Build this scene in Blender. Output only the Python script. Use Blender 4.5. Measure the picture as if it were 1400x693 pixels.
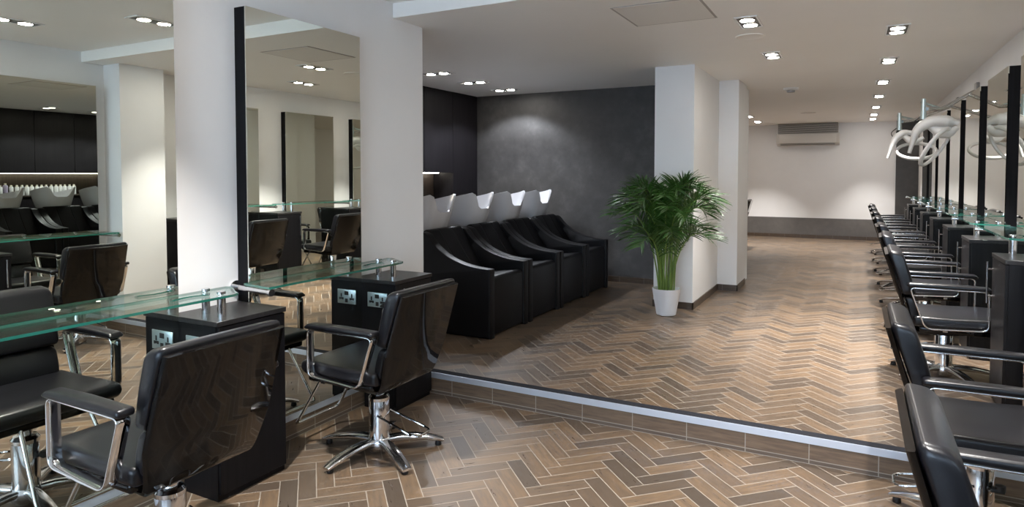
import bpy, bmesh, math, random
from mathutils import Vector, Matrix
R = math.radians
PI = math.pi
random.seed(7)
S = bpy.context.scene
for o in list(bpy.data.objects):
    bpy.data.objects.remove(o)
C = S.collection

# ------------------------------------------------------------------ camera
F_PX, VPX, HOR, PITCH = 890.0, 1172.0, 239.5, R(2.05)
cam = bpy.data.cameras.new('camera')
camo = bpy.data.objects.new('camera', cam); C.objects.link(camo); S.camera = camo
cam.sensor_fit = 'HORIZONTAL'; cam.sensor_width = 36.0
cam.lens = F_PX / 1400.0 * 36.0
cy = HOR + F_PX * math.tan(PITCH)
cam.shift_y = -(346.5 - cy) / 1400.0
yaw = math.atan((VPX - 700.0) / F_PX * math.cos(PITCH))
camo.location = (0, 0, 1.42)
camo.rotation_euler = (PI / 2 - PITCH, 0, yaw)
cam.clip_start = 0.05; cam.clip_end = 100

# ------------------------------------------------------------------ world, exposure, lamps
SKY_STRENGTH = 5.2
SPOT_W = 195.0
BASIN_W = 38.0
LED_EMIT = 14.0
LAMP_EMIT = 60.0
WARM = (1.0, 0.965, 0.93)
w = bpy.data.worlds.new('daylight'); S.world = w; w.use_nodes = True
bg = w.node_tree.nodes['Background']
bg.inputs[0].default_value = (0.62, 0.78, 1.0, 1); bg.inputs[1].default_value = SKY_STRENGTH
S.view_settings.view_transform = 'Standard'
S.view_settings.look = 'None'
S.view_settings.gamma = 1.0
S.view_settings.use_curve_mapping = False
S.view_settings.exposure = 0.95
S.cycles.use_denoising = True
S.cycles.sample_clamp_indirect = 4.0
S.cycles.max_bounces = 14
S.cycles.glossy_bounces = 10
S.cycles.transparent_max_bounces = 24
S.cycles.diffuse_bounces = 5

# ------------------------------------------------------------------ materials
class NT:
    def __init__(s, name):
        s.m = bpy.data.materials.new(name); s.m.use_nodes = True
        s.t = s.m.node_tree; s.n = s.t.nodes; s.l = s.t.links
        s.b = s.n['Principled BSDF']
    def node(s, t, **kw):
        n = s.n.new(t)
        for k, v in kw.items(): setattr(n, k, v)
        return n
    def put(s, sock, v):
        if hasattr(v, 'is_output') or isinstance(v, bpy.types.NodeSocket): s.l.new(v, sock)
        else: sock.default_value = v
    def M(s, op, a, b=None, c=None):
        n = s.node('ShaderNodeMath', operation=op)
        s.put(n.inputs[0], a)
        if b is not None: s.put(n.inputs[1], b)
        if c is not None: s.put(n.inputs[2], c)
        return n.outputs[0]
    def mix(s, f, a, b):
        n = s.node('ShaderNodeMix', data_type='RGBA')
        s.put(n.inputs[0], f); s.put(n.inputs[6], a); s.put(n.inputs[7], b)
        return n.outputs[2]
    def xyz(s, x, y, z):
        n = s.node('ShaderNodeCombineXYZ')
        s.put(n.inputs[0], x); s.put(n.inputs[1], y); s.put(n.inputs[2], z)
        return n.outputs[0]
    def pos(s):
        g = s.node('ShaderNodeNewGeometry'); sp = s.node('ShaderNodeSeparateXYZ')
        s.l.new(g.outputs['Position'], sp.inputs[0])
        return sp.outputs[0], sp.outputs[1], sp.outputs[2]
    def noise(s, vec, scale, detail=4, rough=0.55):
        n = s.node('ShaderNodeTexNoise'); n.inputs['Scale'].default_value = scale
        n.inputs['Detail'].default_value = detail; n.inputs['Roughness'].default_value = rough
        if vec is not None: s.l.new(vec, n.inputs['Vector'])
        return n.outputs['Fac']
    def ramp(s, f, stops):
        n = s.node('ShaderNodeValToRGB'); s.l.new(f, n.inputs[0])
        e = n.color_ramp.elements
        while len(e) < len(stops): e.new(0.5)
        for i, (p, c) in enumerate(stops):
            e[i].position = p; e[i].color = (*c, 1)
        return n.outputs[0]
    def bump(s, h, strength, dist=0.002):
        n = s.node('ShaderNodeBump'); n.inputs['Strength'].default_value = strength
        n.inputs['Distance'].default_value = dist
        s.l.new(h, n.inputs['Height']); s.l.new(n.outputs[0], s.b.inputs['Normal'])

def mat(name, col, rough=0.5, metal=0.0, coat=0.0, var=0.0, vscale=8.0, bump=0.0, bscale=60.0, spec=0.5, emit=None):
    k = NT(name); b = k.b
    b.inputs['Base Color'].default_value = (*col, 1)
    b.inputs['Roughness'].default_value = rough
    b.inputs['Metallic'].default_value = metal
    b.inputs['Coat Weight'].default_value = coat
    b.inputs['Specular IOR Level'].default_value = spec
    tc = k.node('ShaderNodeTexCoord').outputs['Object']
    if var:
        f = k.noise(tc, vscale)
        k.l.new(k.ramp(f, [(0.3, tuple(c * (1 - var) for c in col)), (0.7, tuple(min(1, c * (1 + var)) for c in col))]), b.inputs['Base Color'])
    if bump:
        k.bump(k.noise(tc, bscale, 3), bump)
    if emit:
        b.inputs['Emission Color'].default_value = (*emit[0], 1)
        b.inputs['Emission Strength'].default_value = emit[1]
    return k.m

def floor_mat():
    k = NT('herringbone_wood_tile')
    L, W, G = 0.2922, 0.0798, 0.0042
    x, y, z = k.pos()
    x = k.M('ADD', x, 1.5175); y = k.M('SUBTRACT', y, 3.028)
    r2 = 1 / math.sqrt(2)
    u = k.M('ADD', k.M('MULTIPLY', k.M('ADD', x, y), r2), L)
    v = k.M('ADD', k.M('MULTIPLY', k.M('SUBTRACT', y, x), r2), W)
    b = k.M('DIVIDE', k.M('SUBTRACT', u, v), 2 * L)
    jh = k.M('FLOOR', k.M('ADD', b, W / (2 * L)))
    jv = k.M('FLOOR', k.M('SUBTRACT', b, (L - W) / (2 * L) - 0.0001))
    # tiles lying along u
    vh = k.M('ADD', v, k.M('MULTIPLY', jh, L))
    ih = k.M('FLOOR', k.M('DIVIDE', vh, W))
    ah = k.M('SUBTRACT', k.M('SUBTRACT', u, k.M('MULTIPLY', jh, L)), k.M('MULTIPLY', ih, W))
    ch = k.M('SUBTRACT', vh, k.M('MULTIPLY', ih, W))
    isH = k.M('MULTIPLY', k.M('GREATER_THAN', ah, 0.0), k.M('LESS_THAN', ah, L))
    # tiles lying along v
    uv = k.M('SUBTRACT', k.M('SUBTRACT', u, k.M('MULTIPLY', jv, L)), L)
    iv = k.M('FLOOR', k.M('DIVIDE', uv, W))
    cv = k.M('SUBTRACT', uv, k.M('MULTIPLY', iv, W))
    av = k.M('ADD', k.M('SUBTRACT', k.M('ADD', v, k.M('MULTIPLY', jv, L)), k.M('MULTIPLY', iv, W)), L - W)
    def sel(h, vv):
        return k.M('ADD', k.M('MULTIPLY', h, isH), k.M('MULTIPLY', vv, k.M('SUBTRACT', 1.0, isH)))
    a = sel(ah, av); c = sel(ch, cv)
    i = sel(ih, iv); j = k.M('ADD', sel(jh, jv), k.M('MULTIPLY', isH, 37.0))
    d = k.M('MINIMUM', k.M('MINIMUM', a, k.M('SUBTRACT', L, a)), k.M('MINIMUM', c, k.M('SUBTRACT', W, c)))
    grout = k.M('LESS_THAN', d, G / 2)
    wn = k.node('ShaderNodeTexWhiteNoise', noise_dimensions='3D')
    k.l.new(k.xyz(i, j, 0.5), wn.inputs['Vector'])
    rnd = wn.outputs['Value']
    vec = k.xyz(k.M('ADD', k.M('MULTIPLY', a, 5.0), k.M('MULTIPLY', i, 3.7)), k.M('ADD', k.M('MULTIPLY', c, 34.0), k.M('MULTIPLY', j, 5.3)), k.M('MULTIPLY', rnd, 20.0))
    grain = k.noise(vec, 1.6, 6, 0.62)
    fine = k.noise(k.xyz(k.M('MULTIPLY', a, 18.0), k.M('MULTIPLY', c, 240.0), k.M('MULTIPLY', i, 1.3)), 1.0, 3)
    gr2 = k.node('ShaderNodeMapRange'); gr2.inputs[1].default_value = .27; gr2.inputs[2].default_value = .72; k.l.new(grain, gr2.inputs[0]); grain = gr2.outputs[0]
    base = k.ramp(rnd, [(0.0, (0.050, 0.037, 0.028)), (0.22, (0.090, 0.062, 0.042)), (0.55, (0.172, 0.109, 0.062)), (0.85, (0.225, 0.144, 0.080)), (1.0, (0.120, 0.083, 0.056))])
    dark = k.mix(k.M('MULTIPLY', k.M('SUBTRACT', 1.0, grain), 0.80), base, (0.055, 0.043, 0.034, 1))
    col = k.mix(k.M('MULTIPLY', fine, 0.6), dark, (0.095, 0.072, 0.054, 1))
    col = k.mix(grout, col, (0.27, 0.235, 0.195, 1))
    k.l.new(col, k.b.inputs['Base Color'])
    k.l.new(k.M('ADD', k.M('MULTIPLY', grain, 0.10), k.M('ADD', 0.26, k.M('MULTIPLY', grout, 0.4))), k.b.inputs['Roughness'])
    k.b.inputs['Specular IOR Level'].default_value = 0.28
    k.bump(k.M('ADD', k.M('MULTIPLY', grout, -1.0), k.M('MULTIPLY', grain, 0.25)), 0.25, 0.0015)
    return k.m

def riser_mat(name, axis, off=0.0, joint=0.0215, k_=1.0):
    k = NT(name); x, y, z = k.pos()
    t = x if axis == 'x' else y
    a = k.M('ADD', t, off)
    idx = k.M('FLOOR', k.M('DIVIDE', a, 0.2985))
    fr = k.M('SUBTRACT', a, k.M('MULTIPLY', idx, 0.2985))
    g = k.M('LESS_THAN', fr, 0.0045)
    g2 = k.M('LESS_THAN', k.M('ABSOLUTE', k.M('SUBTRACT', z, joint)), 0.0022)
    g3 = k.M('LESS_THAN', z, 0.003)
    g = k.M('MAXIMUM', g, k.M('MAXIMUM', g2, g3))
    low = k.M('LESS_THAN', z, joint)
    gr = k.noise(k.xyz(k.M('MULTIPLY', t, 5.0), k.M('MULTIPLY', z, 60.0), k.M('MULTIPLY', idx, 3.3)), 1.4, 6, 0.6)
    col = k.ramp(gr, [(p_, tuple(k_ * c_ for c_ in cc_)) for p_, cc_ in ((0.25, (0.095, 0.066, 0.047)), (0.55, (0.165, 0.112, 0.076)), (0.8, (0.22, 0.155, 0.105)))])
    col = k.mix(k.M('MULTIPLY', low, 0.5), col, (0.09, 0.075, 0.065, 1))
    col = k.mix(g, col, (0.34 * k_, 0.30 * k_, 0.26 * k_, 1))
    k.l.new(col, k.b.inputs['Base Color']); k.b.inputs['Roughness'].default_value = 0.38
    return k.m

def concrete_mat(name, a, b, c):
    k = NT(name)
    tc = k.node('ShaderNodeTexCoord').outputs['Object']
    f1 = k.noise(tc, 1.6, 8, 0.62); f2 = k.noise(tc, 11.0, 6, 0.6)
    f = k.M('ADD', k.M('MULTIPLY', f1, 0.65), k.M('MULTIPLY', f2, 0.35))
    k.l.new(k.ramp(f, [(0.36, a), (0.52, b), (0.66, c)]), k.b.inputs['Base Color'])
    k.l.new(k.M('ADD', k.M('MULTIPLY', f2, 0.25), 0.38), k.b.inputs['Roughness'])
    k.bump(f2, 0.12, 0.003)
    return k.m

def glass_mat(name, tint, refl=1.0):
    k = NT(name)
    out = k.n['Material Output']; k.n.remove(k.b)
    tr = k.node('ShaderNodeBsdfTransparent'); tr.inputs[0].default_value = (*tint, 1)
    gl = k.node('ShaderNodeBsdfGlossy'); gl.inputs['Roughness'].default_value = 0.0
    fr = k.node('ShaderNodeFresnel'); ge = k.node('ShaderNodeNewGeometry')
    k.l.new(k.M('SUBTRACT', 1.5, k.M('MULTIPLY', ge.outputs['Backfacing'], 1.5 - 1 / 1.5)), fr.inputs['IOR'])
    mx = k.node('ShaderNodeMixShader')
    k.l.new(k.M('MULTIPLY', fr.outputs[0], refl), mx.inputs[0])
    k.l.new(tr.outputs[0], mx.inputs[1]); k.l.new(gl.outputs[0], mx.inputs[2])
    k.l.new(mx.outputs[0], out.inputs[0])
    return k.m

def grain_mat(name, c0, c1, rough=0.45, spec=0.3):
    k = NT(name)
    tc = k.node('ShaderNodeTexCoord').outputs['Object']
    mp = k.node('ShaderNodeMapping'); mp.inputs['Scale'].default_value = (70, 70, 2.0)
    k.l.new(tc, mp.inputs[0])
    f = k.noise(mp.outputs[0], 1.0, 5)
    k.l.new(k.ramp(f, [(0.3, c0), (0.7, c1)]), k.b.inputs['Base Color'])
    k.b.inputs['Roughness'].default_value = rough; k.b.inputs['Specular IOR Level'].default_value = spec
    k.bump(f, 0.08, 0.001)
    return k.m

MT = dict(
    floor=floor_mat(),
    riser_x=riser_mat('wood_tile_riser', 'x', off=1.98 + 0.2985 * 4),
    riser_y=riser_mat('wood_tile_riser_side', 'y', off=3.0),
    base_tile=riser_mat('wood_tile_baseboard', 'x', off=4.0, joint=-1, k_=.45),
    base_tile_y=riser_mat('wood_tile_baseboard_side', 'y', off=4.0, joint=-1, k_=.45),
    white=mat('white_painted_plaster', (0.78, 0.775, 0.775), 0.62, var=0.02, vscale=2.5, bump=0.04, bscale=90),
    ceil=mat('ceiling_paint', (0.88, 0.855, 0.82), 0.5, var=0.015, vscale=1.5),
    concrete=concrete_mat('polished_dark_concrete', (0.036, 0.034, 0.033), (0.056, 0.053, 0.051), (0.088, 0.083, 0.079)),
    band=concrete_mat('grey_wall_band', (0.10, 0.092, 0.088), (0.125, 0.115, 0.108), (0.15, 0.138, 0.13)),
    alu=mat('satin_aluminium', (0.66, 0.71, 0.80), 0.42, 0.6),
    tread=mat('dark_step_insert', (0.022, 0.023, 0.028), 0.95, bump=0.2, bscale=300, spec=0.05),
    mirror=mat('silvered_glass', (0.80, 0.82, 0.75), 0.0, 1.0),
    frame=grain_mat('black_ribbed_frame', (0.004, 0.004, 0.005), (0.009, 0.009, 0.011), 0.6, 0.12),
    cabinet=grain_mat('black_ash_laminate', (0.0035, 0.0035, 0.0045), (0.008, 0.0075, 0.009), 0.42, 0.2),
    top=grain_mat('black_ash_top', (0.010, 0.010, 0.010), (0.026, 0.024, 0.025), 0.36),
    cup=grain_mat('black_cupboard_board', (0.006, 0.005, 0.006), (0.012, 0.0105, 0.012), 0.5, 0.15),
    alcove=grain_mat('brown_alcove_board', (0.020, 0.015, 0.012), (0.038, 0.029, 0.024), 0.5),
    glass=glass_mat('shelf_glass', (0.86, 0.94, 0.91)),
    pane=glass_mat('window_glass', (0.96, 0.98, 0.98)),
    glass_edge=mat('green_glass_edge', (0.02, 0.14, 0.105), 0.12, coat=1.0, spec=0.8),
    chrome=mat('chrome', (0.80, 0.80, 0.81), 0.07, 1.0),
    chrome_soft=mat('cast_chrome', (0.72, 0.72, 0.74), 0.17, 1.0),
    steel=mat('brushed_steel', (0.60, 0.70, 0.72), 0.34, 0.9),
    leather=mat('black_leather', (0.0055, 0.0055, 0.0075), 0.29, bump=0.07, bscale=260, spec=0.42),
    leather2=mat('black_vinyl', (0.0045, 0.0045, 0.0055), 0.40, bump=0.10, bscale=200, spec=0.2),
    gloss=mat('glossy_black_shell', (0.004, 0.0035, 0.0035), 0.04, spec=0.36),
    rubber=mat('black_plastic', (0.01, 0.01, 0.011), 0.5),
    ceramic=mat('white_ceramic', (0.52, 0.52, 0.54), 0.25, coat=0.15),
    plastic=mat('white_plastic', (0.70, 0.69, 0.68), 0.28),
    plastic_grey=mat('grey_plastic', (0.28, 0.27, 0.26), 0.35),
    ac=mat('cream_plastic', (0.56, 0.53, 0.49), 0.4),
    acdark=mat('dark_vent', (0.10, 0.095, 0.09), 0.6),
    pot=mat('white_glazed_pot', (0.74, 0.74, 0.76), 0.3),
    soil=mat('dark_soil', (0.020, 0.014, 0.010), 0.95, var=0.4, vscale=60, bump=0.8, bscale=90),
    leaf=mat('palm_leaf', (0.028, 0.092, 0.012), 0.38, var=0.45, vscale=6),
    stem=mat('palm_stem', (0.16, 0.25, 0.05), 0.45, var=0.25, vscale=10),
    lampbox=mat('dark_lamp_box', (0.10, 0.10, 0.10), 0.45, 0.3),
    lamp=mat('lit_lamp', (1, 1, 1), 0.5, emit=((1.0, 0.95, 0.88), LAMP_EMIT)),
    led=mat('lit_led_strip', (1, 1, 1), 0.5, emit=((1.0, 0.93, 0.80), LED_EMIT)),
    bottle_w=mat('white_bottle', (0.60, 0.60, 0.60), 0.35),
    bottle_b=mat('blue_grey_bottle', (0.14, 0.18, 0.28), 0.3),
    bottle_l=mat('lilac_bottle', (0.30, 0.26, 0.36), 0.3),
    cap=mat('cream_cap', (0.55, 0.50, 0.40), 0.4),
    hatch=mat('hatch_panel', (0.76, 0.73, 0.69), 0.55),
    groove=mat('shadow_groove', (0.42, 0.39, 0.36), 0.7),
)

# ------------------------------------------------------------------ mesh helpers
def nb(): return bmesh.new()

def box(bm, x0, x1, y0, y1, z0, z1, bev=0.0, seg=2):
    r = bmesh.ops.create_cube(bm, size=1.0)
    vs = r['verts']
    for v in vs:
        v.co = Vector((x0 + (v.co.x + .5) * (x1 - x0), y0 + (v.co.y + .5) * (y1 - y0), z0 + (v.co.z + .5) * (z1 - z0)))
    if bev:
        es = list({e for v in vs for e in v.link_edges})
        bmesh.ops.bevel(bm, geom=es, offset=bev, segments=seg, profile=0.5, affect='EDGES')

def fillet(pts, rad, n=5, closed=False):
    pts = [Vector(p) for p in pts]; out = []
    N = len(pts)
    for i, p in enumerate(pts):
        if not closed and i in (0, N - 1): out.append(p); continue
        a = pts[i - 1]; b = pts[(i + 1) % N]
        r = rad if not isinstance(rad, (list, tuple)) else rad[i]
        d1 = (a - p); d2 = (b - p)
        t = min(r, d1.length * .49, d2.length * .49)
        q0 = p + d1.normalized() * t; q1 = p + d2.normalized() * t
        for k in range(n + 1):
            s = k / n
            out.append(q0 * (1 - s) ** 2 + p * 2 * s * (1 - s) + q1 * s * s)
    return out

def circ(r, n=12, sx=1.0, sy=1.0):
    return [(r * sx * math.cos(2 * PI * i / n), r * sy * math.sin(2 * PI * i / n)) for i in range(n)]

def rect(w, h, b=0.0):
    w /= 2; h /= 2
    if not b: return [(-w, -h), (w, -h), (w, h), (-w, h)]
    return [(-w + b, -h), (w - b, -h), (w, -h + b), (w, h - b), (w - b, h), (-w + b, h), (-w, h - b), (-w, -h + b)]

def sweep(bm, pts, prof, scales=None, side=None, closed=False, caps=True):
    """prof (a, b): a along the side vector, b along the other normal."""
    pts = [Vector(p) for p in pts]; N = len(pts); rings = []
    prev = Vector(side) if side else None
    for i, p in enumerate(pts):
        if closed: t = pts[(i + 1) % N] - pts[i - 1]
        else: t = pts[min(i + 1, N - 1)] - pts[max(i - 1, 0)]
        t.normalize()
        if prev is None:
            prev = Vector((0, 0, 1)) if abs(t.z) < .9 else Vector((1, 0, 0))
        s = prev - t * prev.dot(t)
        if s.length < 1e-6: s = t.orthogonal()
        s.normalize(); nrm = t.cross(s)
        if side is None: prev = s
        sc = 1.0 if scales is None else scales[i]
        if not isinstance(sc, tuple): sc = (sc, sc)
        rings.append([bm.verts.new(p + s * (a * sc[0]) + nrm * (b * sc[1])) for a, b in prof])
    n = len(prof)
    rng = range(N) if closed else range(N - 1)
    for i in rng:
        A = rings[i]; B = rings[(i + 1) % N]
        for j in range(n):
            bm.faces.new((A[j], A[(j + 1) % n], B[(j + 1) % n], B[j]))
    if not closed and caps:
        bm.faces.new(list(reversed(rings[0]))); bm.faces.new(rings[-1])

def tube(bm, pts, r, n=10, closed=False, scales=None):
    sweep(bm, pts, circ(r, n), scales=scales, closed=closed)

def lathe(bm, prof, cx=0, cy=0, n=24, z0=0.0):
    rings = []
    for r, z in prof:
        if r < 1e-6: rings.append([bm.verts.new((cx, cy, z0 + z))])
        else: rings.append([bm.verts.new((cx + r * math.cos(2 * PI * i / n), cy + r * math.sin(2 * PI * i / n), z0 + z)) for i in range(n)])
    for A, B in zip(rings, rings[1:]):
        for j in range(n):
            a = [A[j % len(A)], A[(j + 1) % len(A)], B[(j + 1) % len(B)], B[j % len(B)]]
            q = []
            for v in a:
                if v not in q: q.append(v)
            if len(q) > 2: bm.faces.new(q)
    if len(rings[0]) > 1: bm.faces.new(list(reversed(rings[0])))
    if len(rings[-1]) > 1: bm.faces.new(rings[-1])

def pillow(bm, prof, hw, r, seg=4, yc=0.0, axis='y'):
    """closed XZ outline extruded across y with rounded ends"""
    cx = sum(p[0] for p in prof) / len(prof); cz = sum(p[1] for p in prof) / len(prof)
    hx = max(abs(p[0] - cx) for p in prof); hz = max(abs(p[1] - cz) for p in prof)
    stops = []
    for k in range(seg + 1):
        a = PI / 2 * k / seg
        stops.append((-(hw - r + r * math.cos(a)), r * (1 - math.sin(a))))
    rings = []
    full = [(y, i) for y, i in stops] + [(-y, i) for y, i in reversed(stops)]
    for y, ins in full:
        sx = 1 - ins / hx; sz = 1 - ins / hz
        rings.append([bm.verts.new((cx + (p[0] - cx) * sx, yc + y, cz + (p[1] - cz) * sz)) for p in prof])
    n = len(prof)
    for A, B in zip(rings, rings[1:]):
        for j in range(n):
            bm.faces.new((A[j], A[(j + 1) % n], B[(j + 1) % n], B[j]))
    bm.faces.new(list(reversed(rings[0]))); bm.faces.new(rings[-1])

def prism(bm, outline, z0, z1, axis='z'):
    def P(a, b, c):
        return (a, b, c) if axis == 'z' else (a, c, b) if axis == 'y' else (c, a, b)
    A = [bm.verts.new(P(p[0], p[1], z0)) for p in outline]
    B = [bm.verts.new(P(p[0], p[1], z1)) for p in outline]
    n = len(outline)
    for j in range(n): bm.faces.new((A[j], A[(j + 1) % n], B[(j + 1) % n], B[j]))
    bm.faces.new(list(reversed(A))); bm.faces.new(B)

def obj(name, bm, m, parent=None, sharp=38.0, loc=None, rot=None):
    bmesh.ops.recalc_face_normals(bm, faces=bm.faces)
    for f in bm.faces: f.smooth = True
    th = R(sharp)
    for e in bm.edges:
        if len(e.link_faces) == 2:
            e.smooth = e.calc_face_angle(0) < th
    me = bpy.data.meshes.new(name); bm.to_mesh(me); bm.free()
    if isinstance(m, (list, tuple)):
        for q in m: me.materials.append(q)
    else: me.materials.append(m)
    o = bpy.data.objects.new(name, me); C.objects.link(o)
    if parent: o.parent = parent
    if loc: o.location = loc
    if rot: o.rotation_euler = rot
    return o

def tag(o, label=None, cat=None, group=None, kind=None):
    if label: o['label'] = label
    if cat: o['category'] = cat
    if group: o['group'] = group
    if kind: o['kind'] = kind
    return o

def thing(name, label, cat, loc=(0, 0, 0), rz=0.0, group=None):
    o = bpy.data.objects.new(name, None); C.objects.link(o)
    o.empty_display_size = 0.1
    o.location = loc; o.rotation_euler = (0, 0, rz)
    return tag(o, label, cat, group)

def copy_tree(o, parent=None):
    c = o.copy(); C.objects.link(c); c.parent = parent
    for ch in [q for q in bpy.data.objects if q.parent == o]:
        copy_tree(ch, c)
    return c

def struct(name, bm, m, sharp=30):
    o = obj(name, bm, m, sharp=sharp); o['kind'] = 'structure'; return o

def sbox(name, m, *a):
    bm = nb(); box(bm, *a); return struct(name, bm, m)

# ------------------------------------------------------------------ the setting
U = 0.137            # height of the raised floor
XW, XR = -2.745, 1.03   # left and right wall planes
YS, YB = 3.472, 14.6   # step, back wall
ZL, ZU = 2.561, 2.465   # ceilings
YF = -2.6
PX0, PX1 = -2.67, 0.955  # faces of the side plinths

sbox('floor', MT['floor'], XW - .15, XR + .15, YF - .15, YS + .1, -0.12, 0.0)
bm = nb(); box(bm, -4.95, XR + .15, YS + .05, YB + .15, -0.12, U)
struct('floor_raised', bm, MT['floor'])
# plinth ledges with tiled risers, aluminium nosing
for nm, m, a in (
    ('trim_1', MT['riser_x'], (PX0, PX1, YS, YS + .05, 0, U - .036)),
    ('trim_2', MT['riser_y'], (XW, PX0, YF, YS + .05, 0, U - .036)),
    ('trim_3', MT['riser_y'], (PX1, XR, YF, YS + .05, 0, U - .036))):
    sbox(nm, m, *a)
sbox('trim_4', MT['alu'], PX0 - .003, PX1 + .003, YS - .003, YS + .05, U - .036, U + .0005)
sbox('trim_5', MT['alu'], XW, PX0 + .003, YF, YS + .05, U - .036, U)
sbox('trim_6', MT['alu'], PX1 - .003, XR, YF, YS + .05, U - .036, U)
bm = nb(); box(bm, PX0 + .003, PX1 - .003, YS + .002, YS + .062, U, U + .002); struct('trim_7', bm, MT['tread'])

# ceilings
sbox('ceiling', MT['ceil'], -4.95, XR + .15, 3.49, YB + .15, ZU, ZU + .25)
sbox('ceiling_front', MT['ceil'], XW - .15, XR + .15, YF - .15, 3.49, ZL, ZL + .153)
# walls
sbox('wall_left', MT['white'], XW - .185, XW, YF, 3.82, 0, 2.7)
sbox('wall_basin_side', MT['white'], -4.95, XW - .185, 3.66, 3.82, U, 2.6)
sbox('wall_basin_back', MT['cup'], -5.10, -4.803, 3.7, 7.65, U, 2.6)
sbox('wall_basin_end', MT['concrete'], -4.95, -1.747, 7.50, 7.65, U, 2.5)
sbox('wall_right', MT['white'], XR, XR + .15, YF, YB, 0, 2.7)
sbox('wall_pillar_right', MT['white'], .78, XR, 3.69, 4.13, U, 2.5)
sbox('wall_pillar', MT['white'], -1.747, -1.37, 6.26, 7.65, U, 2.5)
sbox('wall_pillar_rear', MT['white'], -1.60, -1.16, 7.50, 8.05, U, 2.5)
sbox('wall_corridor', MT['white'], -1.60, -1.195, 8.05, 8.5, U, 2.5)
sbox('wall_far_front', MT['white'], -3.5, -1.60, 8.35, 8.5, U, 2.5)
sbox('wall_far_left', MT['white'], -3.65, -3.5, 8.35, YB, U, 2.5)
sbox('wall_back', MT['white'], -3.65, XR + .15, YB, YB + .15, 0, 2.6)
sbox('wall_back_band', MT['band'], -3.5, .66, YB - .012, YB, U, .548)
sbox('wall_back_panel', MT['concrete'], .655, XR, YB - .03, YB, U, ZU)
# street wall behind the camera with its big window
sbox('wall_front_left', MT['white'], XW - .15, -2.35, YF - .15, YF, 0, 2.7)
sbox('wall_front_right', MT['white'], .75, XR + .15, YF - .15, YF, 0, 2.7)
sbox('wall_front_sill', MT['white'], -2.35, .75, YF - .15, YF, 0, .45)
sbox('wall_front_lintel', MT['white'], -2.35, .75, YF - .15, YF, 2.4, 2.7)
bm = nb()
for x0, x1 in ((-2.35, -2.29), (-.83, -.77), (.69, .75)): box(bm, x0, x1, YF - .1, YF - .04, .45, 2.4)
for z0, z1 in ((.45, .51), (2.34, 2.4)): box(bm, -2.35, .75, YF - .1, YF - .04, z0, z1)
wf = struct('window_1', bm, MT['frame'])
bm = nb(); box(bm, -2.3, .7, YF - .075, YF - .067, .5, 2.35); obj('window_pane', bm, MT['pane'], wf)

# baseboards
bh = .066
for nm, m, a in (
    ('baseboard_pillar', MT['base_tile'], (-1.755, -1.36, 6.25, 6.26, U, U + bh)),
    ('baseboard_pillar_side', MT['base_tile_y'], (-1.37, -1.36, 6.25, 7.49, U, U + bh)),
    ('baseboard_pillar_rear', MT['base_tile'], (-1.37, -1.15, 7.49, 7.50, U, U + bh)),
    ('baseboard_corridor', MT['base_tile_y'], (-1.16, -1.15, 7.49, 8.05, U, U + bh)),
    ('baseboard_basin', MT['base_tile'], (-4.5, -1.755, 7.488, 7.50, U, U + bh)),
    ('baseboard_back', MT['base_tile'], (-3.5, XR, YB - .045, YB - .03, U, U + .07)),
    ('baseboard_right', MT['base_tile_y'], (XR - .012, XR, 4.0, YB - .05, U, U + bh))):
    sbox(nm, m, *a)

# ------------------------------------------------------------------ ceiling things
def downlight(x, y, z, label, power, rz=0.0, cone=R(84), col=WARM, blend=.8):
    q_ = .986
    t = thing('ceiling_downlight', label, 'ceiling light', (x * q_, y * q_, z), rz)
    w_, h_ = .075, .175
    bm = nb()
    box(bm, -w_, w_, -h_, -h_ + .012, -.007, 0); box(bm, -w_, w_, h_ - .012, h_, -.007, 0)
    box(bm, -w_, -w_ + .012, -h_ + .012, h_ - .012, -.007, 0); box(bm, w_ - .012, w_, -h_ + .012, h_ - .012, -.007, 0)
    obj('trim_ring', bm, MT['plastic'], t)
    bm = nb(); box(bm, -w_ + .012, w_ - .012, -h_ + .012, h_ - .012, -.003, 0)
    obj('lamp_box', bm, MT['lampbox'], t)
    for s in (-1, 1):
        bm = nb(); lathe(bm, [(.052, 0), (.054, -.004), (.048, -.009)], 0, s * .078, 20)
        obj('lamp_bezel', bm, MT['chrome_soft'], t)
        bm = nb(); lathe(bm, [(.044, -.0092), (.044, -.0105), (.0, -.0115)], 0, s * .078, 20)
        obj('lamp', bm, MT['lamp'], t)
    l = bpy.data.lights.new('lamp_beam', 'SPOT'); l.energy = power; l.spot_size = cone; l.spot_blend = blend
    l.shadow_soft_size = .035; l.color = col
    lo = bpy.data.objects.new('lamp_beam', l); C.objects.link(lo); lo.parent = t; lo.location = (0, 0, -.03)
    return t

for k, y in enumerate((4.15, 5.53, 6.97, 8.53, 10.03, 11.6, 13.0, 14.0)):
    od = ['first', 'second', 'third', 'fourth', 'fifth', 'sixth', 'seventh', 'last'][k]
    downlight(.24, y, ZU, 'square twin ceiling downlight, %s from the step in the row above the right-hand chairs' % od, SPOT_W * (.7, 1.9, 1.2, .9, .9, .9, .8, .65)[k], cone=R(74))
downlight(-.68, 4.78, ZU, 'square twin downlight beside the round ceiling speaker, nearer of the middle pair', SPOT_W * .55, cone=R(74))
downlight(-.68, 6.2, ZU, 'square twin downlight in the middle of the ceiling in front of the smoke detector', SPOT_W * .6, cone=R(74))
for k, y in enumerate((5.66, 6.40, 7.14)):
    downlight(-3.88, y, ZU, 'square downlight over the wash basins, %s from the grey wall' % ['farthest', 'second', 'nearest'][k], BASIN_W, R(90), R(128), (.84, .90, 1.0), .35)
downlight(-1.74, 12.4, ZU, 'small square downlight at the far end left of the air conditioner, nearer one', SPOT_W)
downlight(-1.76, 13.7, ZU, 'small square downlight at the far end left of the air conditioner, farther one', SPOT_W)
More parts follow.
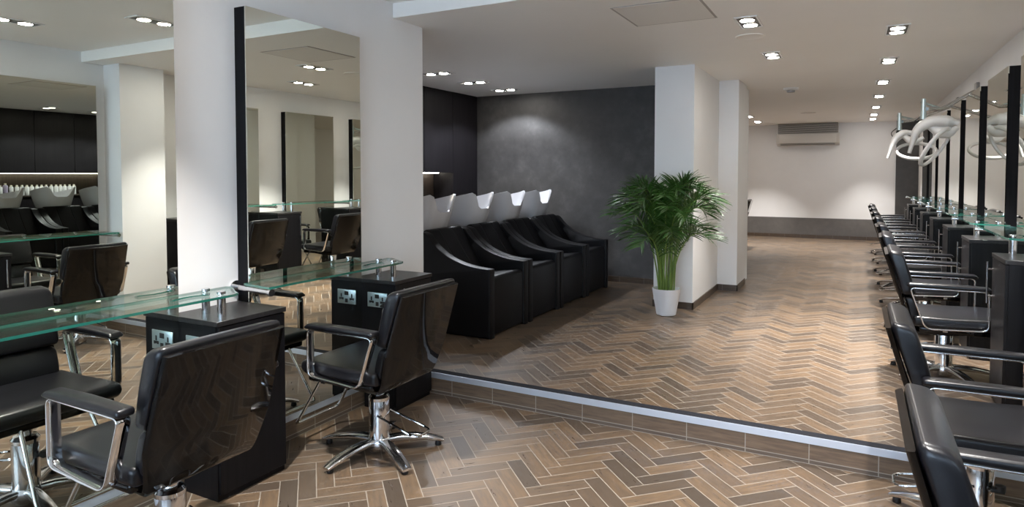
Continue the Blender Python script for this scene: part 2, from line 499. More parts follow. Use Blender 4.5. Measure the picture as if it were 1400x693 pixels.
for k, (x, y) in enumerate(((.2, 2.6), (-.72, 3.1), (.2, 1.2), (-.72, 1.7), (-2.1, 1.55))):  # last entry is an added, unseen lamp for the light on the left corner
    downlight(x, y, ZL, 'square twin downlight in the higher front ceiling, %s' % ['above the second chair on the right', 'just before the ceiling drops', 'above the nearest chair on the right', 'over the middle of the lower floor', 'added unseen over the nearest left chair'][k], SPOT_W * (.9, .45, .8, .35, 1.0)[k], cone=R(78), blend=.8)

def disc_thing(name, label, cat, x, y, z, prof, m):
    bm = nb(); lathe(bm, prof, x, y, 32, z); return tag(obj(name, bm, m), label, cat)
disc_thing('ceiling_speaker', 'flat round ceiling speaker beside the nearer middle downlight', 'speaker', -.73, 5.20, ZU, [(.105, 0), (.105, -.004), (.098, -.007), (.09, -.004), (0, -.004)], MT['ceil'])
disc_thing('ceiling_speaker', 'flat round ceiling speaker in front of the air conditioner', 'speaker', -.74, 12.0, ZU, [(.12, 0), (.12, -.005), (.11, -.008), (.1, -.005), (0, -.005)], MT['hatch'])
t = thing('smoke_detector', 'white round smoke detector on the ceiling', 'smoke detector', (-.72, 8.5, ZU))
bm = nb(); lathe(bm, [(.085, 0), (.085, -.018), (.07, -.03), (0, -.03)], 0, 0, 28); obj('base', bm, MT['plastic'], t)
bm = nb(); lathe(bm, [(.05, -.03), (.045, -.052), (0, -.056)], 0, 0, 24); obj('sensor_cap', bm, MT['plastic_grey'], t)
t = thing('ceiling_hatch', 'flush square access hatch in the ceiling past the step', 'hatch', (-1.1, 4.2, ZU))
bm = nb(); box(bm, -.27, .25, -.27, .27, -.004, 0); obj('panel', bm, MT['hatch'], t)
bm = nb()
for a in ((-.285, .265, -.285, -.27), (-.285, .265, .27, .285), (-.285, -.27, -.27, .27), (.25, .265, -.27, .27)): box(bm, *a, -.0025, 0)
obj('edge_groove', bm, MT['groove'], t)

# air conditioner
t = thing('air_conditioner', 'cream wall-mounted air conditioner high on the far white wall', 'air conditioner', (-.90, YB - .004, 2.02))
bm = nb(); prof = [(-.0, 0.0), (-.19, .03), (-.225, .08), (-.225, .24), (-.0, .24)]
prism(bm, [(p[0], p[1]) for p in prof], -.58, .58, axis='x'); obj('casing', bm, MT['ac'], t)
bm = nb(); box(bm, -.52, .52, -.236, -.226, .005 + .04, .215, .004); obj('front_panel', bm, MT['ac'], t)
bm = nb()
for i in range(8): box(bm, -.56, .56, -.22, -.01, .255 + i * .0235, .262 + i * .0235)
obj('intake_grille', bm, MT['ac'], t)
bm = nb(); box(bm, -.55, .55, -.20, -.01, .24, .44); obj('intake_box', bm, MT['acdark'], t)
bm = nb(); box(bm, -.5, .5, -.215, -.175, .012, .022, .003); obj('louvre', bm, MT['acdark'], t)

# ------------------------------------------------------------------ styling station parts (local: wall at x=0, faces +x)
def make_mirror(z0, z1, label):
    t = thing('wall_mirror', label, 'mirror')
    bm = nb(); box(bm, 0, .074, 0, .83, z0, z1); obj('frame', bm, MT['frame'], t)
    bm = nb(); box(bm, .074, .080, -.001, .831, z0, z1 + .001); obj('mirror_glass', bm, MT['mirror'], t)
    return t

def make_cabinet(label):
    t = thing('station_cabinet', label, 'cabinet')
    y0, y1 = .835, 1.205
    bm = nb(); prism(bm, [(.002, .15), (.092, .15), (.092, 0), (.318, 0), (.318, .768), (.002, .768)], y0, y1, axis='y'); obj('body', bm, MT['cabinet'], t)
    bm = nb(); box(bm, .002, .336, y0 - .006, y1 + .006, .768, .79, .0015, 1); obj('worktop', bm, MT['top'], t)
    bm = nb(); box(bm, .318, .334, y0 + .004, y1 - .003, .03, .764, .001, 1); d = obj('door', bm, MT['cabinet'], t)
    bm = nb(); tube(bm, [(.363, y0 + .045, .52), (.363, y0 + .045, .745)], .006, 10)
    for z in (.56, .705): tube(bm, [(.334, y0 + .045, z), (.363, y0 + .045, z)], .0045, 8)
    obj('handle', bm, MT['chrome'], d)
    # double socket on the side that faces the mirror
    xs, zs = .20, .668
    bm = nb(); box(bm, xs - .074, xs + .074, y0 - .006, y0, zs - .044, zs + .044, .002, 2); pl = obj('socket_plate', bm, MT['steel'], t)
    for s in (-1, 1):
        bm = nb(); cx = xs + s * .042
        box(bm, cx - .005, cx + .005, y0 - .0068, y0 - .0055, zs - .004, zs + .019)
        box(bm, cx - .017, cx - .006, y0 - .0068, y0 - .0055, zs - .020, zs - .010)
        box(bm, cx + .006, cx + .017, y0 - .0068, y0 - .0055, zs - .020, zs - .010)
        box(bm, cx - .018, cx + .018, y0 - .0066, y0 - .0055, zs - .018, zs - .006)
        obj('pin_slots', bm, MT['rubber'], pl)
    bm = nb(); box(bm, xs - .016, xs + .016, y0 - .008, y0 - .0055, zs + .010, zs + .034, .001, 1); obj('switch_block', bm, MT['rubber'], pl)
    bm = nb(); box(bm, xs - .010, xs + .012, y0 - .0068, y0 - .0055, zs - .036, zs - .012)
    obj('usb_outlet', bm, MT['rubber'], pl)
    return t

def make_shelf(label):
    t = thing('glass_shelf', label, 'shelf')
    # outline in x, y; z .875-.887
    out = [(.084, -.035), (.292, -.065), (.290, .10), (.292, .55), (.293, .95), (.278, .985), (.228, 1.01), (.148, 1.065), (.108, 1.085), (.084, 1.07)]
    zt, zb = .889, .878
    slot = []
    cxs, cys = .185, .80
    for i in range(9):
        a = i / 8; yy = -.085 + .17 * a
        slot.append((cxs + .020 - .014 * math.cos(yy * 26), cys + yy))
    back = []
    for i in range(9):
        a = i / 8; yy = .085 - .17 * a
        back.append((cxs - .006 - .014 * math.cos(yy * 26), cys + yy))
    sl = slot + back
    cu = bpy.data.curves.new('shelf_outline', 'CURVE'); cu.dimensions = '2D'; cu.fill_mode = 'BOTH'; cu.extrude = (zt - zb) / 2
    for ring in (out, sl):
        sp = cu.splines.new('POLY'); sp.points.add(len(ring) - 1)
        for p, q in zip(sp.points, ring): p.co = (q[0], q[1], 0, 1)
        sp.use_cyclic_u = True
    tmp = bpy.data.objects.new('shelf_tmp', cu); C.objects.link(tmp)
    dg = bpy.context.evaluated_depsgraph_get()
    me = bpy.data.meshes.new_from_object(tmp.evaluated_get(dg))
    bpy.data.objects.remove(tmp)
    bm = nb(); bm.from_mesh(me); bpy.data.meshes.remove(me)
    for v in bm.verts: v.co.z += (zt + zb) / 2
    bmesh.ops.remove_doubles(bm, verts=bm.verts, dist=.0002)
    bmesh.ops.recalc_face_normals(bm, faces=bm.faces)
    for f in bm.faces: f.material_index = 0 if abs(f.normal.z) > .7 else 1
    obj('glass_top', bm, [MT['glass'], MT['glass_edge']], t)
    for (x, y) in ((.13, .93), (.255, .915)):
        bm = nb(); lathe(bm, [(.0185, .79), (.0185, .878)], x, y, 20); p = obj('standoff', bm, MT['chrome'], t)
        bm = nb(); lathe(bm, [(.009, .889), (.009, .893), (.0185, .893), (.0185, .903), (.016, .905), (0, .905)], x, y, 20); obj('cap', bm, MT['chrome_soft'], p)
    bm = nb()
    tube(bm, [(.004, -.018, .862), (.285, -.055, .862)], .013, 14)
    tube(bm, [(.285, -.055, .862), (.302, -.057, .862)], .017, 14)
    p = obj('wall_bracket', bm, MT['chrome_soft'], t)
    bm = nb(); tube(bm, [(.001, -.018, .862), (.012, -.0195, .862)], .033, 20); obj('rosette', bm, MT['chrome'], p)
    return t

protoM_low = make_mirror(.137, 2.25, '')
protoM_up = make_mirror(0.0, 2.07, '')
protoC = make_cabinet('')
protoS = make_shelf('')
used = set()
def place(proto, loc, rz, label, group):
    o = proto if proto.name not in used else copy_tree(proto)
    if o is proto: used.add(proto.name)
    o.location = loc; o.rotation_euler = (0, 0, rz)
    tag(o, label, None, group); return o

# left wall: two stations
place(protoM_low, (XW, 2.235, 0), 0, 'tall black-framed mirror on the left wall beside the white corner, its full face in view', 'full-height styling mirrors')
place(protoM_low, (XW, 1.022, 0), 0, 'nearest left wall mirror, cut off by the left edge of the photo', 'full-height styling mirrors')
place(protoC, (XW, 2.235, 0), 0, 'black cabinet with a bright steel double socket behind the single styling chair', 'black station cabinets')
place(protoC, (XW, 1.022, 0), 0, 'black cabinet between the two left wall mirrors, behind the nearest left chair', 'black station cabinets')
place(protoS, (XW, 2.235, 0), 0, 'glass shelf in front of the fully visible left wall mirror', 'glass styling shelves')
place(protoS, (XW, 1.022, 0), 0, 'glass shelf running off the left edge of the photo', 'glass styling shelves')
# right wall, front part (seen in the left mirrors)
fr = [(3.57, 'just before the step'), (2.30, 'second from the step'), (1.03, 'third from the step')]
for y, s in fr:
    place(protoM_low, (XR, y, 0), PI, 'right wall mirror in the lower front area, %s' % s, 'full-height styling mirrors')
    place(protoC, (XR, y, 0), PI, 'black cabinet on the right wall of the lower front area, %s' % s, 'black station cabinets')
    place(protoS, (XR, y, 0), PI, 'glass shelf on the right wall of the lower front area, %s' % s, 'glass styling shelves')
nth = ['nearest', 'second', 'third', 'fourth', 'fifth', 'sixth', 'farthest']
for k in range(7):
    y = (4.60, 5.85, 7.07, 8.28, 9.48, 10.68, 11.88)[k] + .83
    place(protoM_up, (XR, y, U), PI, '%s black-edged mirror on the right wall of the raised floor' % nth[k], 'full-height styling mirrors')
    place(protoC, (XR, y, U), PI, '%s black cabinet along the right wall of the raised floor' % nth[k], 'black station cabinets').scale = (1, 1, 1.06)
    place(protoS, (XR, y, U + .0475), PI, '%s glass shelf along the right wall of the raised floor' % nth[k], 'glass styling shelves')

# ------------------------------------------------------------------ styling chair (local: faces +x, base centre at origin)
def make_chair():
    t = thing('styling_chair', '', 'salon chair')
    # seat cushion
    bm = nb()
    top = fillet([(-.185, 0, .40), (-.185, 0, .462), (.05, 0, .462), (.20, 0, .472), (.292, 0, .468), (.300, 0, .425), (.27, 0, .398), (-.15, 0, .398)],
                 [.01, .02, .1, .1, .03, .03, .02, .01], 4, closed=True)
    pillow(bm, [(p.x, p.z) for p in top], .252, .022)
    obj('seat', bm, MT['leather'], t, 50)
    # upper backrest cushion, rolled over the top
    lx = lambda z: -.192 - (z - .40) * .300      # rear line of the back
    bm = nb()
    pr = fillet([(lx(.58) + .012, 0, .58), (lx(.70) + .008, 0, .70), (lx(.832) + .002, 0, .832), (lx(.85) + .012, 0, .858), (lx(.84) + .080, 0, .850), (lx(.70) + .088, 0, .70), (lx(.592) + .08, 0, .587)],
                [.01, .05, .02, .03, .04, .05, .015], 4, closed=True)
    pillow(bm, [(p.x, p.z) for p in pr], .242, .028)
    obj('backrest', bm, MT['leather'], t, 50)
    bm = nb()
    pr = fillet([(lx(.43) + .012, 0, .425), (lx(.575) + .012, 0, .575), (lx(.578) + .060, 0, .580), (lx(.50) + .068, 0, .50), (lx(.45) + .060, 0, .435)],
                [.01, .01, .02, .03, .02], 4, closed=True)
    pillow(bm, [(p.x, p.z) for p in pr], .225, .022)
    obj('lumbar_cushion', bm, MT['leather'], t, 50)
    # glossy back shell, curving under the seat and tapering towards its foot
    bm = nb()
    path = fillet([(lx(.836), 0, .836), (lx(.50), 0, .50), (lx(.40) + .004, 0, .395), (-.165, 0, .362), (-.02, 0, .362), (.225, 0, .392)], [0, .1, .05, .04, .1, 0], 6)
    sc = []
    rings = []
    for i, p in enumerate(path):
        if p.x < -.17:
            hw = .244 if p.z > .52 else .244 - (.52 - p.z) / .14 * .030
            if p.z > .81: hw = .244 - (p.z - .81) * .35
        else: hw = .205
        tn = (path[min(i + 1, len(path) - 1)] - path[max(i - 1, 0)]).normalized()
        nr = Vector((-tn.z, 0, tn.x))
        th = .017
        ring = []
        for a, bb in ((-1, 0), (-.985, .5), (-.95, 1), (.95, 1), (.985, .5), (1, 0), (.95, -.15), (-.95, -.15)):
            q = p - nr * (bb * th); ring.append(bm.verts.new((q.x, a * hw, q.z)))
        rings.append(ring)
    for A, B in zip(rings, rings[1:]):
        for j in range(8): bm.faces.new((A[j], A[(j + 1) % 8], B[(j + 1) % 8], B[j]))
    bm.faces.new(rings[0]); bm.faces.new(rings[-1])
    sh = obj('back_shell', bm, MT['gloss'], t, 60)
    bm = nb(); box(bm, -.15, .255, -.238, .238, .366, .402, .012, 3); obj('seat_pan', bm, MT['gloss'], t)
    # arms
    for s in (-1, 1):
        y = s * .283
        bm = nb()
        loop = fillet([(.190, y, .647), (.190, y, .415), (-.12, y, .398), (-.206, y, .643)], [.03, .04, .04, .03], 6, closed=True)
        sweep(bm, loop, rect(.046, .008, .002), side=(0, 1, 0), closed=True)
        for x in (-.02, .11): box(bm, x - .012, x + .012, min(y, s * .2), max(y, s * .2), .385, .399)
        obj('arm_frame', bm, MT['chrome'], t, 50)
        bm = nb()
        pr = fillet([(-.222, 0, .647), (-.218, 0, .673), (.0, 0, .677), (.190, 0, .673), (.208, 0, .653), (.198, 0, .647)], .018, 4, closed=True)
        pillow(bm, [(p.x, p.z) for p in pr], .031, .012, 3, yc=y)
        obj('armrest_pad', bm, MT['leather'], t, 55)
    # footrest
    bm = nb()
    pts = fillet([(.235, -.13, .395), (.405, -.155, .115), (.432, -.15, .085), (.432, .15, .085), (.405, .155, .115), (.235, .13, .395)], .03, 4)
    tube(bm, pts, .0085, 10); obj('footrest', bm, MT['chrome'], t)
    # column
    bm = nb(); lathe(bm, [(.052, .03), (.052, .275), (.049, .283), (.040, .285), (.040, .29), (0, .29)], 0, 0, 32); obj('column', bm, MT['chrome'], t)
    bm = nb(); lathe(bm, [(.028, .18), (.028, .36)], 0, 0, 20); obj('piston', bm, MT['chrome'], t)
    bm = nb(); lathe(bm, [(.053, .272), (.054, .288), (.044, .300), (.032, .302)], 0, 0, 28); obj('column_collar', bm, MT['chrome'], t)
    # pump lever
    bm = nb()
    pts = fillet([(-.03, -.055, .205), (-.26, -.05, .155), (-.29, -.035, .15), (-.29, .06, .15), (-.26, .075, .155), (-.03, .05, .205)], .02, 4)
    tube(bm, pts, .006, 8); obj('pump_lever', bm, MT['chrome'], t)
    bm = nb(); lathe(bm, [(.0, 0), (.018, .002), (.018, .022), (0, .026)], .062, -.045, 14, .205); box(bm, .03, .075, -.06, -.03, .20, .215, .003); obj('pump_valve', bm, MT['rubber'], t)
    # five-armed base
    bm = nb(); lathe(bm, [(.0, .012), (.05, .014), (.062, .035), (.062, .062), (.056, .075), (.052, .08)], 0, 0, 32); obj('base_hub', bm, MT['chrome_soft'], t)
    for k in range(5):
        a = R(80 + 72 * k)
        d = Vector((math.cos(a), math.sin(a), 0))
        pts = [d * r + Vector((0, 0, z)) for r, z in ((.04, .062), (.10, .066), (.17, .062), (.24, .052), (.30, .036), (.33, .026))]
        sd = (-d.y, d.x, 0)
        bm = nb(); sweep(bm, pts, rect(.058, .026, .006), scales=[(.9, 1.1), (.95, 1.1), (1, 1), (.98, .85), (.92, .7), (.8, .55)], side=sd)
        lg = obj('base_leg', bm, MT['chrome_soft'], t, 50)
        bm = nb(); q = d * .305; lathe(bm, [(.016, 0), (.018, .006), (.014, .024)], q.x, q.y, 14); obj('glide_foot', bm, MT['rubber'], lg)
    return t

protoCh = make_chair()
FIXED = ('column', 'column_collar', 'pump_lever', 'pump_valve', 'base_hub', 'base_leg')
REST = {}
def chair(x, y, z, rz, label, dz=0.0):
    o = place(protoCh, (x, y, z), rz, label, 'black hydraulic styling chairs')
    for c in [q for q in bpy.data.objects if q.parent == o]:
        if c.name.split('.')[0] not in FIXED: c.location.z = dz      # gas lift set higher or lower
    return o
chair(-2.15, 2.60, 0, PI, 'black styling chair standing alone in front of the fully visible left mirror', .03)
chair(-2.175, 1.465, 0, PI, 'black styling chair cut off by the bottom edge, nearest at the left', .035)
chair(.44, 1.83, 0, 0, 'black styling chair in the bottom right corner, nearest of the right-hand row')
chair(.445, 3.10, 0, 0, 'second chair of the right-hand row, last one before the step')
rn = ['first chair of the right-hand row on the raised floor', 'second chair of the right-hand row on the raised floor', 'third chair of the right-hand row on the raised floor',
      'fourth chair of the right-hand row on the raised floor', 'fifth chair of the right-hand row on the raised floor', 'sixth chair of the right-hand row on the raised floor', 'last and farthest chair of the right-hand row']
for k, y in enumerate((4.92, 6.17, 7.38, 8.6, 9.8, 11.0, 12.2)):
    chair(.505, y, U, R(random.uniform(-2, 2)), rn[k], -.045)
chair(-1.98, 12.1, U, PI, 'black styling chair half hidden by the white pillar, far left by the back wall')

# ------------------------------------------------------------------ backwash units
def make_basin():
    t = thing('backwash_chair', '', 'wash chair')
    h = .34
    # outline of the sides (x forward, front edge at 0)
    side = fillet([(0, 0, 0), (0, 0, .548), (-.20, 0, .562), (-.40, 0, .625), (-.54, 0, .725), (-.61, 0, .812), (-.68, 0, .815), (-.72, 0, .55), (-.66, 0, 0)],
                  [.0, .008, .12, .12, .1, .03, .03, .1, .0], 5, closed=True)
    side = [(p.x, p.z) for p in side]
    for s in (-1, 1):
        bm = nb(); pillow(bm, side, .042, .018, 4, yc=s * (h - .044)); obj('side_panel', bm, MT['leather2'], t, 50)
    bm = nb()
    pr = fillet([(-.012, 0, .02), (-.012, 0, .485), (-.30, 0, .45), (-.52, 0, .40), (-.55, 0, .02)], [.01, .05, .1, .05, .01], 5, closed=True)
    pillow(bm, [(p.x, p.z) for p in pr], h - .088, .012); obj('seat', bm, MT['leather2'], t, 50)
    for s, w0, w1 in ((0, 0, 0), (-1, 0, 0), (1, 0, 0)):
        bm = nb()
        pr = fillet([(-.36, 0, .42), (-.56, 0, .70), (-.64, 0, .835), (-.70, 0, .82), (-.70, 0, .40)], [.02, .1, .04, .03, .02], 5, closed=True)
        if s == 0: pillow(bm, [(p.x, p.z) for p in pr], .095, .010)
        else: pillow(bm, [(p.x, p.z) for p in pr], .077, .012, 4, yc=s * .174)
        obj('back_cushion', bm, MT['leather2'], t, 50)
    bm = nb(); box(bm, -1.18, -.66, -.20, .20, 0, .70, .01); obj('pedestal', bm, MT['rubber'], t)
    # bowl
    bm = nb(); n = 48; rings = []
    cx = -.90
    def sm(e0, e1, v):
        q = max(0.0, min(1.0, (v - e0) / (e1 - e0))); return q * q * (3 - 2 * q)
    def rim(a):
        d = math.degrees(abs(a))
        if d < 44: return .965 + .155 * sm(16, 44, d)
        return 1.12 - .13 * ((d - 44) / 136) ** .85
    def pt(a, sc, z, fwd=0.0):
        f = math.cos(a); g = math.sin(a); d = math.degrees(abs(a))
        ear = sm(18, 44, d) * (1 - sm(46, 100, d))
        rx = .265 + .075 * ear * sc; ry = .262 + .015 * ear
        if f < 0: rx = .31
        return (cx + rx * f * sc + fwd, ry * g * sc, z)
    prof_out = [(.42, 0.0), (.62, .03), (.78, .20), (.90, .55), (.97, .85), (1.0, 1.0)]
    prof_in = [(.95, 1.0), (.91, .88), (.80, .58), (.60, .38), (.25, .30)]
    angs = [(-PI + 2 * PI * i / n) for i in range(n)]
    zb = .765
    for sc, q in prof_out + prof_in:
        rings.append([bm.verts.new(pt(a, sc, zb + (rim(a) - zb) * q if q > .3 else zb + (1.0 - zb) * q)) for a in angs])
    for A, B in zip(rings, rings[1:]):
        for j in range(n): bm.faces.new((A[j], A[(j + 1) % n], B[(j + 1) % n], B[j]))
    bm.faces.new(rings[0]); bm.faces.new(rings[-1])
    bw = obj('basin', bm, MT['ceramic'], t, 60)
    bm = nb(); tube(bm, fillet([(-1.12, .0, .90), (-1.13, 0, 1.02), (-1.02, 0, 1.035), (-.99, 0, 1.0)], .03, 4), .011, 10); obj('tap', bm, MT['chrome'], bw)
    return t
protoB = make_basin()
bn = ['nearest', 'second', 'third', 'farthest']
for k in range(4):
    place(protoB, (-2.505, 4.36 + .34 + .683 * k, U), 0, '%s black wash chair with a white basin, counted from the left white wall' % bn[k], 'wash chairs with white basins')

# cupboards behind the basins
def make_cup():
    t = thing('wall_cupboard', '', 'cupboard')
    bm = nb(); box(bm, -.298, -.018, .002, .605, 1.46, ZU); obj('body', bm, MT['cup'], t)
    bm = nb(); box(bm, -.018, 0, .003, .604, 1.452, ZU - .002, .0015, 1); obj('door', bm, MT['cup'], t)
    return t
protoK = make_cup()
cn = ['nearest the front', 'second from the front', 'third from the front', 'fourth from the front', 'next to the full-height end panel']
for k in range(5):
    place(protoK, (-4.5, 3.87 + .607 * k, 0), 0, 'flat black wall cupboard over the lit alcove, %s' % cn[k], 'black wall cupboards over the basins')
bm = nb(); box(bm, -4.80, -4.5, 6.906, 7.497, U, ZU - .001)
tag(obj('end_panel', bm, MT['cup']), 'full-height black panel where the cupboards meet the grey wall', 'panel')
t = thing('back_counter', 'black base unit with a dark worktop under the bottle alcove', 'counter', (-4.8, 3.87, U))
bm = nb(); box(bm, 0, .29, 0, 3.03, 0, .935); obj('body', bm, MT['cup'], t)
bm = nb(); box(bm, 0, .31, 0, 3.034, .935, .958, .002, 1); obj('worktop', bm, MT['alcove'], t)
bm = nb(); box(bm, -4.72, -4.70, 3.9, 6.88, 1.444, 1.4595); tag(obj('led_strip', bm, MT['led']), 'bright white light strip under the black wall cupboards', 'light strip')
bm = nb(); box(bm, -4.8, -4.794, 3.88, 6.9, U + .96, 1.46); tag(obj('alcove_back', bm, MT['alcove']), 'dark brown back board of the bottle alcove', 'panel')

def make_bottle(body, r, h, pump=False):
    t = thing('shampoo_bottle', '', 'bottle')
    bm = nb(); lathe(bm, [(r * .9, 0), (r, .006), (r, h * .78), (r * .75, h * .86), (r * .42, h * .88), (r * .42, h * .9)], 0, 0, 16); obj('body', bm, body, t)
    bm = nb(); lathe(bm, [(r * .5, h * .89), (r * .5, h), (r * .44, h * 1.02), (0, h * 1.02)], 0, 0, 14)
    if pump: tube(bm, [(0, 0, h * 1.0), (0, 0, h * 1.12), (r * 1.0, 0, h * 1.12)], r * .16, 6)
    obj('cap', bm, MT['cap'], t)
    return t
BT = [(make_bottle(MT['bottle_w'], .030, .165), 'small white bottle with a cream cap in the alcove behind the basins', 'white bottles on the back counter'),
      (make_bottle(MT['bottle_b'], .034, .205), 'taller blue-grey bottle with a cream cap in the alcove', 'blue-grey bottles on the back counter'),
      (make_bottle(MT['bottle_l'], .034, .195), 'lilac bottle with a cream cap in the alcove', 'lilac bottles on the back counter')]
y = 3.98
while y < 6.4:
    kind = 0 if y > 5.35 else random.choice((0, 1, 2, 1))
    p, lb, g = BT[kind]
    place(p, (-4.60 + random.uniform(-.01, .01), y, U + .958), random.uniform(-.3, .3), lb, g)
    y += .072 if kind == 0 else .082

# ------------------------------------------------------------------ palm
t = thing('potted_palm', 'bushy green palm in a white pot in front of the white pillar', 'potted plant', (-1.535, 5.93, U))
bm = nb(); lathe(bm, [(.0, .0), (.080, 0), (.088, .006), (.126, .225), (.130, .245), (.120, .245), (.112, .20), (0, .20)], 0, 0, 40); obj('pot', bm, MT['pot'], t)
bm = nb(); lathe(bm, [(.113, .20), (.112, .214), (.05, .222), (0, .218)], 0, 0, 24); obj('soil', bm, MT['soil'], t)
rg = random.Random(11)
def frond(az, reach, height, curl, nleaf=25, base_r=.07):
    st = nb(); d = Vector((math.cos(az), math.sin(az), 0)); sidev = Vector((-d.y, d.x, 0))
    b0 = Vector((math.cos(az + rg.uniform(-.8, .8)), math.sin(az), 0)) * base_r * rg.uniform(.3, 1)
    P0 = b0 + Vector((0, 0, .2)); P1 = P0 + d * reach * .10 + Vector((0, 0, height * .62))
    P2 = P0 + d * reach * .48 + Vector((0, 0, height * 1.10)); P3 = P0 + d * reach + Vector((0, 0, height * (1.0 - curl)))
    def bz(s): return P0 * (1 - s) ** 3 + P1 * 3 * s * (1 - s) ** 2 + P2 * 3 * s * s * (1 - s) + P3 * s ** 3
    pts = [bz(i / 22) for i in range(23)]
    tube(st, pts, .0065, 6, scales=[1.1 - .85 * i / 22 for i in range(23)])
    def against_pillar(b_):
        for v in b_.verts:
            if v.co.y > .18: v.co.y = .18 + .13 * (1 - math.exp(-(v.co.y - .18) / .13))
    against_pillar(st)
    f = obj('frond', st, MT['stem'], t)
    lv = nb()
    for i in range(nleaf):
        s = .34 + .66 * i / (nleaf - 1)
        p = bz(s); tn = (bz(min(1, s + .01)) - bz(s - .01)).normalized()
        sd = tn.cross(Vector((0, 0, 1)))
        if sd.length < .05: sd = sidev.copy()
        sd.normalize(); up = sd.cross(tn).normalized()
        env = math.sin(PI * min(1, max(0.0, (s - .30) / .76))) ** .6
        for q in (-1, 1):
            ln = (.09 + .16 * env) * rg.uniform(.85, 1.12)
            wd = .0062 * rg.uniform(.85, 1.2)
            a = rg.uniform(.55, .8) - .28 * (s - .4)
            dr = (sd * q * math.sin(a + .15) + tn * math.cos(a + .15) + up * rg.uniform(.30, .60)).normalized()
            wv = (tn - dr * tn.dot(dr)).normalized()
            vs = []
            m = 5
            for k in range(m + 1):
                u_ = k / m
                c = p + dr * ln * u_ + Vector((0, 0, -1)) * (ln * .26 * u_ * u_)
                ww = wd * (math.sin(PI * min(1, .12 + u_ * .88)) ** .7) * (1 if k < m else .02)
                vs.append((lv.verts.new(c + wv * ww), lv.verts.new(c + up * .0022), lv.verts.new(c - wv * ww)))
            for A, B in zip(vs, vs[1:]):
                lv.faces.new((A[0], A[1], B[1], B[0])); lv.faces.new((A[1], A[2], B[2], B[1]))
    against_pillar(lv)
    obj('leaflets', lv, MT['leaf'], f, 80)
spec = []
for i in range(34):
    az = 2 * PI * i * .381966 + rg.uniform(-.25, .25)
    layer = i / 34
    if layer < .35: reach, height, curl = rg.uniform(.10, .25), rg.uniform(.90, 1.02), rg.uniform(.0, .04)
    elif layer < .75: reach, height, curl = rg.uniform(.28, .46), rg.uniform(.80, .96), rg.uniform(.06, .18)
    else: reach, height, curl = rg.uniform(.28, .40), rg.uniform(.58, .74), rg.uniform(.10, .24)
    spec.append((az, reach, height, curl))
for a in spec: frond(*a)

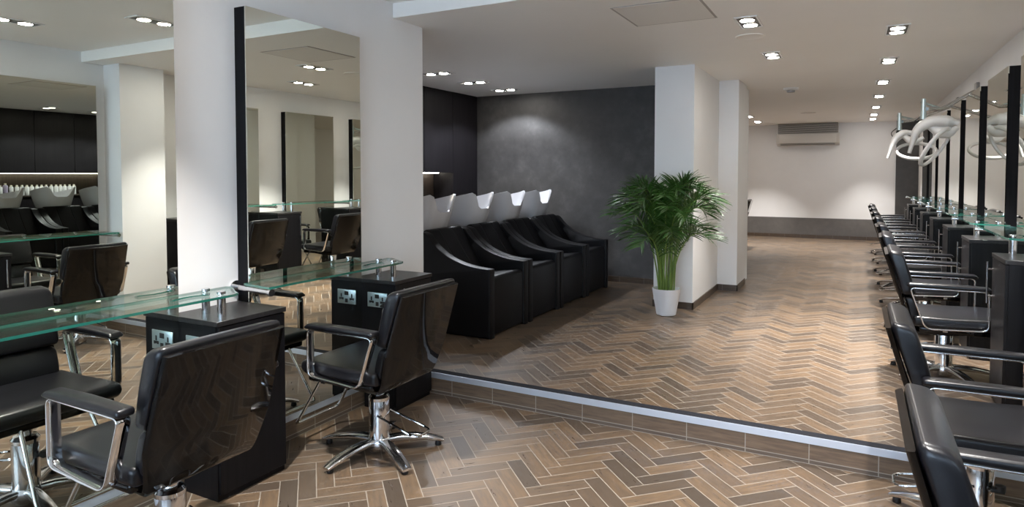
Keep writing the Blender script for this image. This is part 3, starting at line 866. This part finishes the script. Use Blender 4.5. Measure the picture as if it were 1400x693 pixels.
# ------------------------------------------------------------------ hood dryers hanging by the right wall
def banana(bm, pts, radii, flat=.62):
    P = fillet(pts, .12, 6)
    n = len(P); sc = []
    for i in range(n):
        f = i / (n - 1) * (len(radii) - 1); k = min(int(f), len(radii) - 2); q = f - k
        r = radii[k] * (1 - q) + radii[k + 1] * q
        sc.append((r, r * flat))
    sweep(bm, P, circ(1.0, 18), scales=sc, side=(0, 1, 0))
def ring_pts(c, l, m, r, n=44):
    return [c + l * (r * math.cos(2 * PI * i / n)) + m * (r * math.sin(2 * PI * i / n)) for i in range(n)]
def dryer(label, y, joint, wing, wr, rc, L_, M_, rr, body, arm_y=0.0):
    t = thing('hood_dryer', label, 'hair dryer', (0, y, 0))
    q_ = .905
    K = lambda p: (p[0] * q_, p[1] * q_, 1.42 + (p[2] - 1.42) * q_)
    wing = [K(p) for p in wing]; wr = [a * q_ for a in wr]; rc = K(rc); rr *= q_
    body = ([K(p) for p in body[0]], [a * q_ for a in body[1]])
    jx, jz = joint[0] * q_, 1.42 + (joint[1] - 1.42) * q_
    bm = nb(); box(bm, XR - .03, XR, -.06 + arm_y, .06 + arm_y, 2.14, 2.32, .006); obj('wall_plate', bm, MT['plastic_grey'], t)
    bm = nb(); tube(bm, [(XR - .03, arm_y, 2.24), (jx + .16, arm_y * .5, 2.07), (jx + .03, 0, jz + .10)], .017, 12); obj('arm', bm, MT['chrome_soft'], t)
    bm = nb(); tube(bm, [(jx, 0, jz + .20), (jx, 0, jz)], .024, 14, scales=[.8, 1.15]); tube(bm, [(jx - .02, 0, jz + .17), (jx + .16, arm_y * .5, 2.07)], .012, 10); obj('swivel_post', bm, MT['steel'], t)
    bm = nb(); lathe(bm, [(0, 0), (.03, .004), (.034, .03), (.02, .05)], jx, 0, 18, jz - .05); obj('joint', bm, MT['rubber'], t)
    bm = nb(); banana(bm, wing, wr); obj('housing', bm, MT['plastic'], t, 60)
    bm = nb(); banana(bm, body[0], body[1], .8); obj('motor_cover', bm, MT['plastic'], t, 60)
    bm = nb(); sweep(bm, ring_pts(Vector(rc), Vector(L_).normalized(), Vector(M_).normalized(), rr), circ(1, 12), scales=[(.021, .016)] * 44, closed=True); obj('heating_ring', bm, MT['plastic'], t, 60)
    bm = nb(); tube(bm, fillet([(jx, 0, jz + .05), (jx - .09, .02, jz - .03), (jx - .05, .03, jz - .09), (jx + .02, 0, jz - .02)], .04, 5), .005, 6); obj('cable', bm, MT['rubber'], t)
dryer('large white ring hood dryer on a wall arm, nearer of the two', 7.5, (.618, 2.02),
      [(.495, 0, 1.66), (.53, 0, 1.80), (.57, 0, 1.93), (.70, 0, 2.00), (.86, 0, 1.99), (.93, 0, 1.96)], [.030, .060, .084, .105, .100, .055],
      (.735, 0, 1.722), (.56, 0, .83), (.25, .95, -.17), .225,
      ([(.66, 0, 1.97), (.76, 0, 1.88), (.86, 0, 1.87), (.92, 0, 1.93)], [.05, .085, .075, .04]), .25)
dryer('white ring hood dryer farther along the right wall, partly behind the nearer one', 8.87, (.47, 2.0),
      [(.345, 0, 1.64), (.385, 0, 1.77), (.43, 0, 1.90), (.52, .02, 1.97), (.62, .03, 1.96)], [.026, .054, .075, .085, .05],
      (.665, .02, 1.73), (1, 0, 0), (0, .9, .5), .215,
      ([(.50, 0, 1.95), (.58, 0, 1.87), (.66, 0, 1.85), (.74, 0, 1.90)], [.04, .06, .055, .03]), .25)
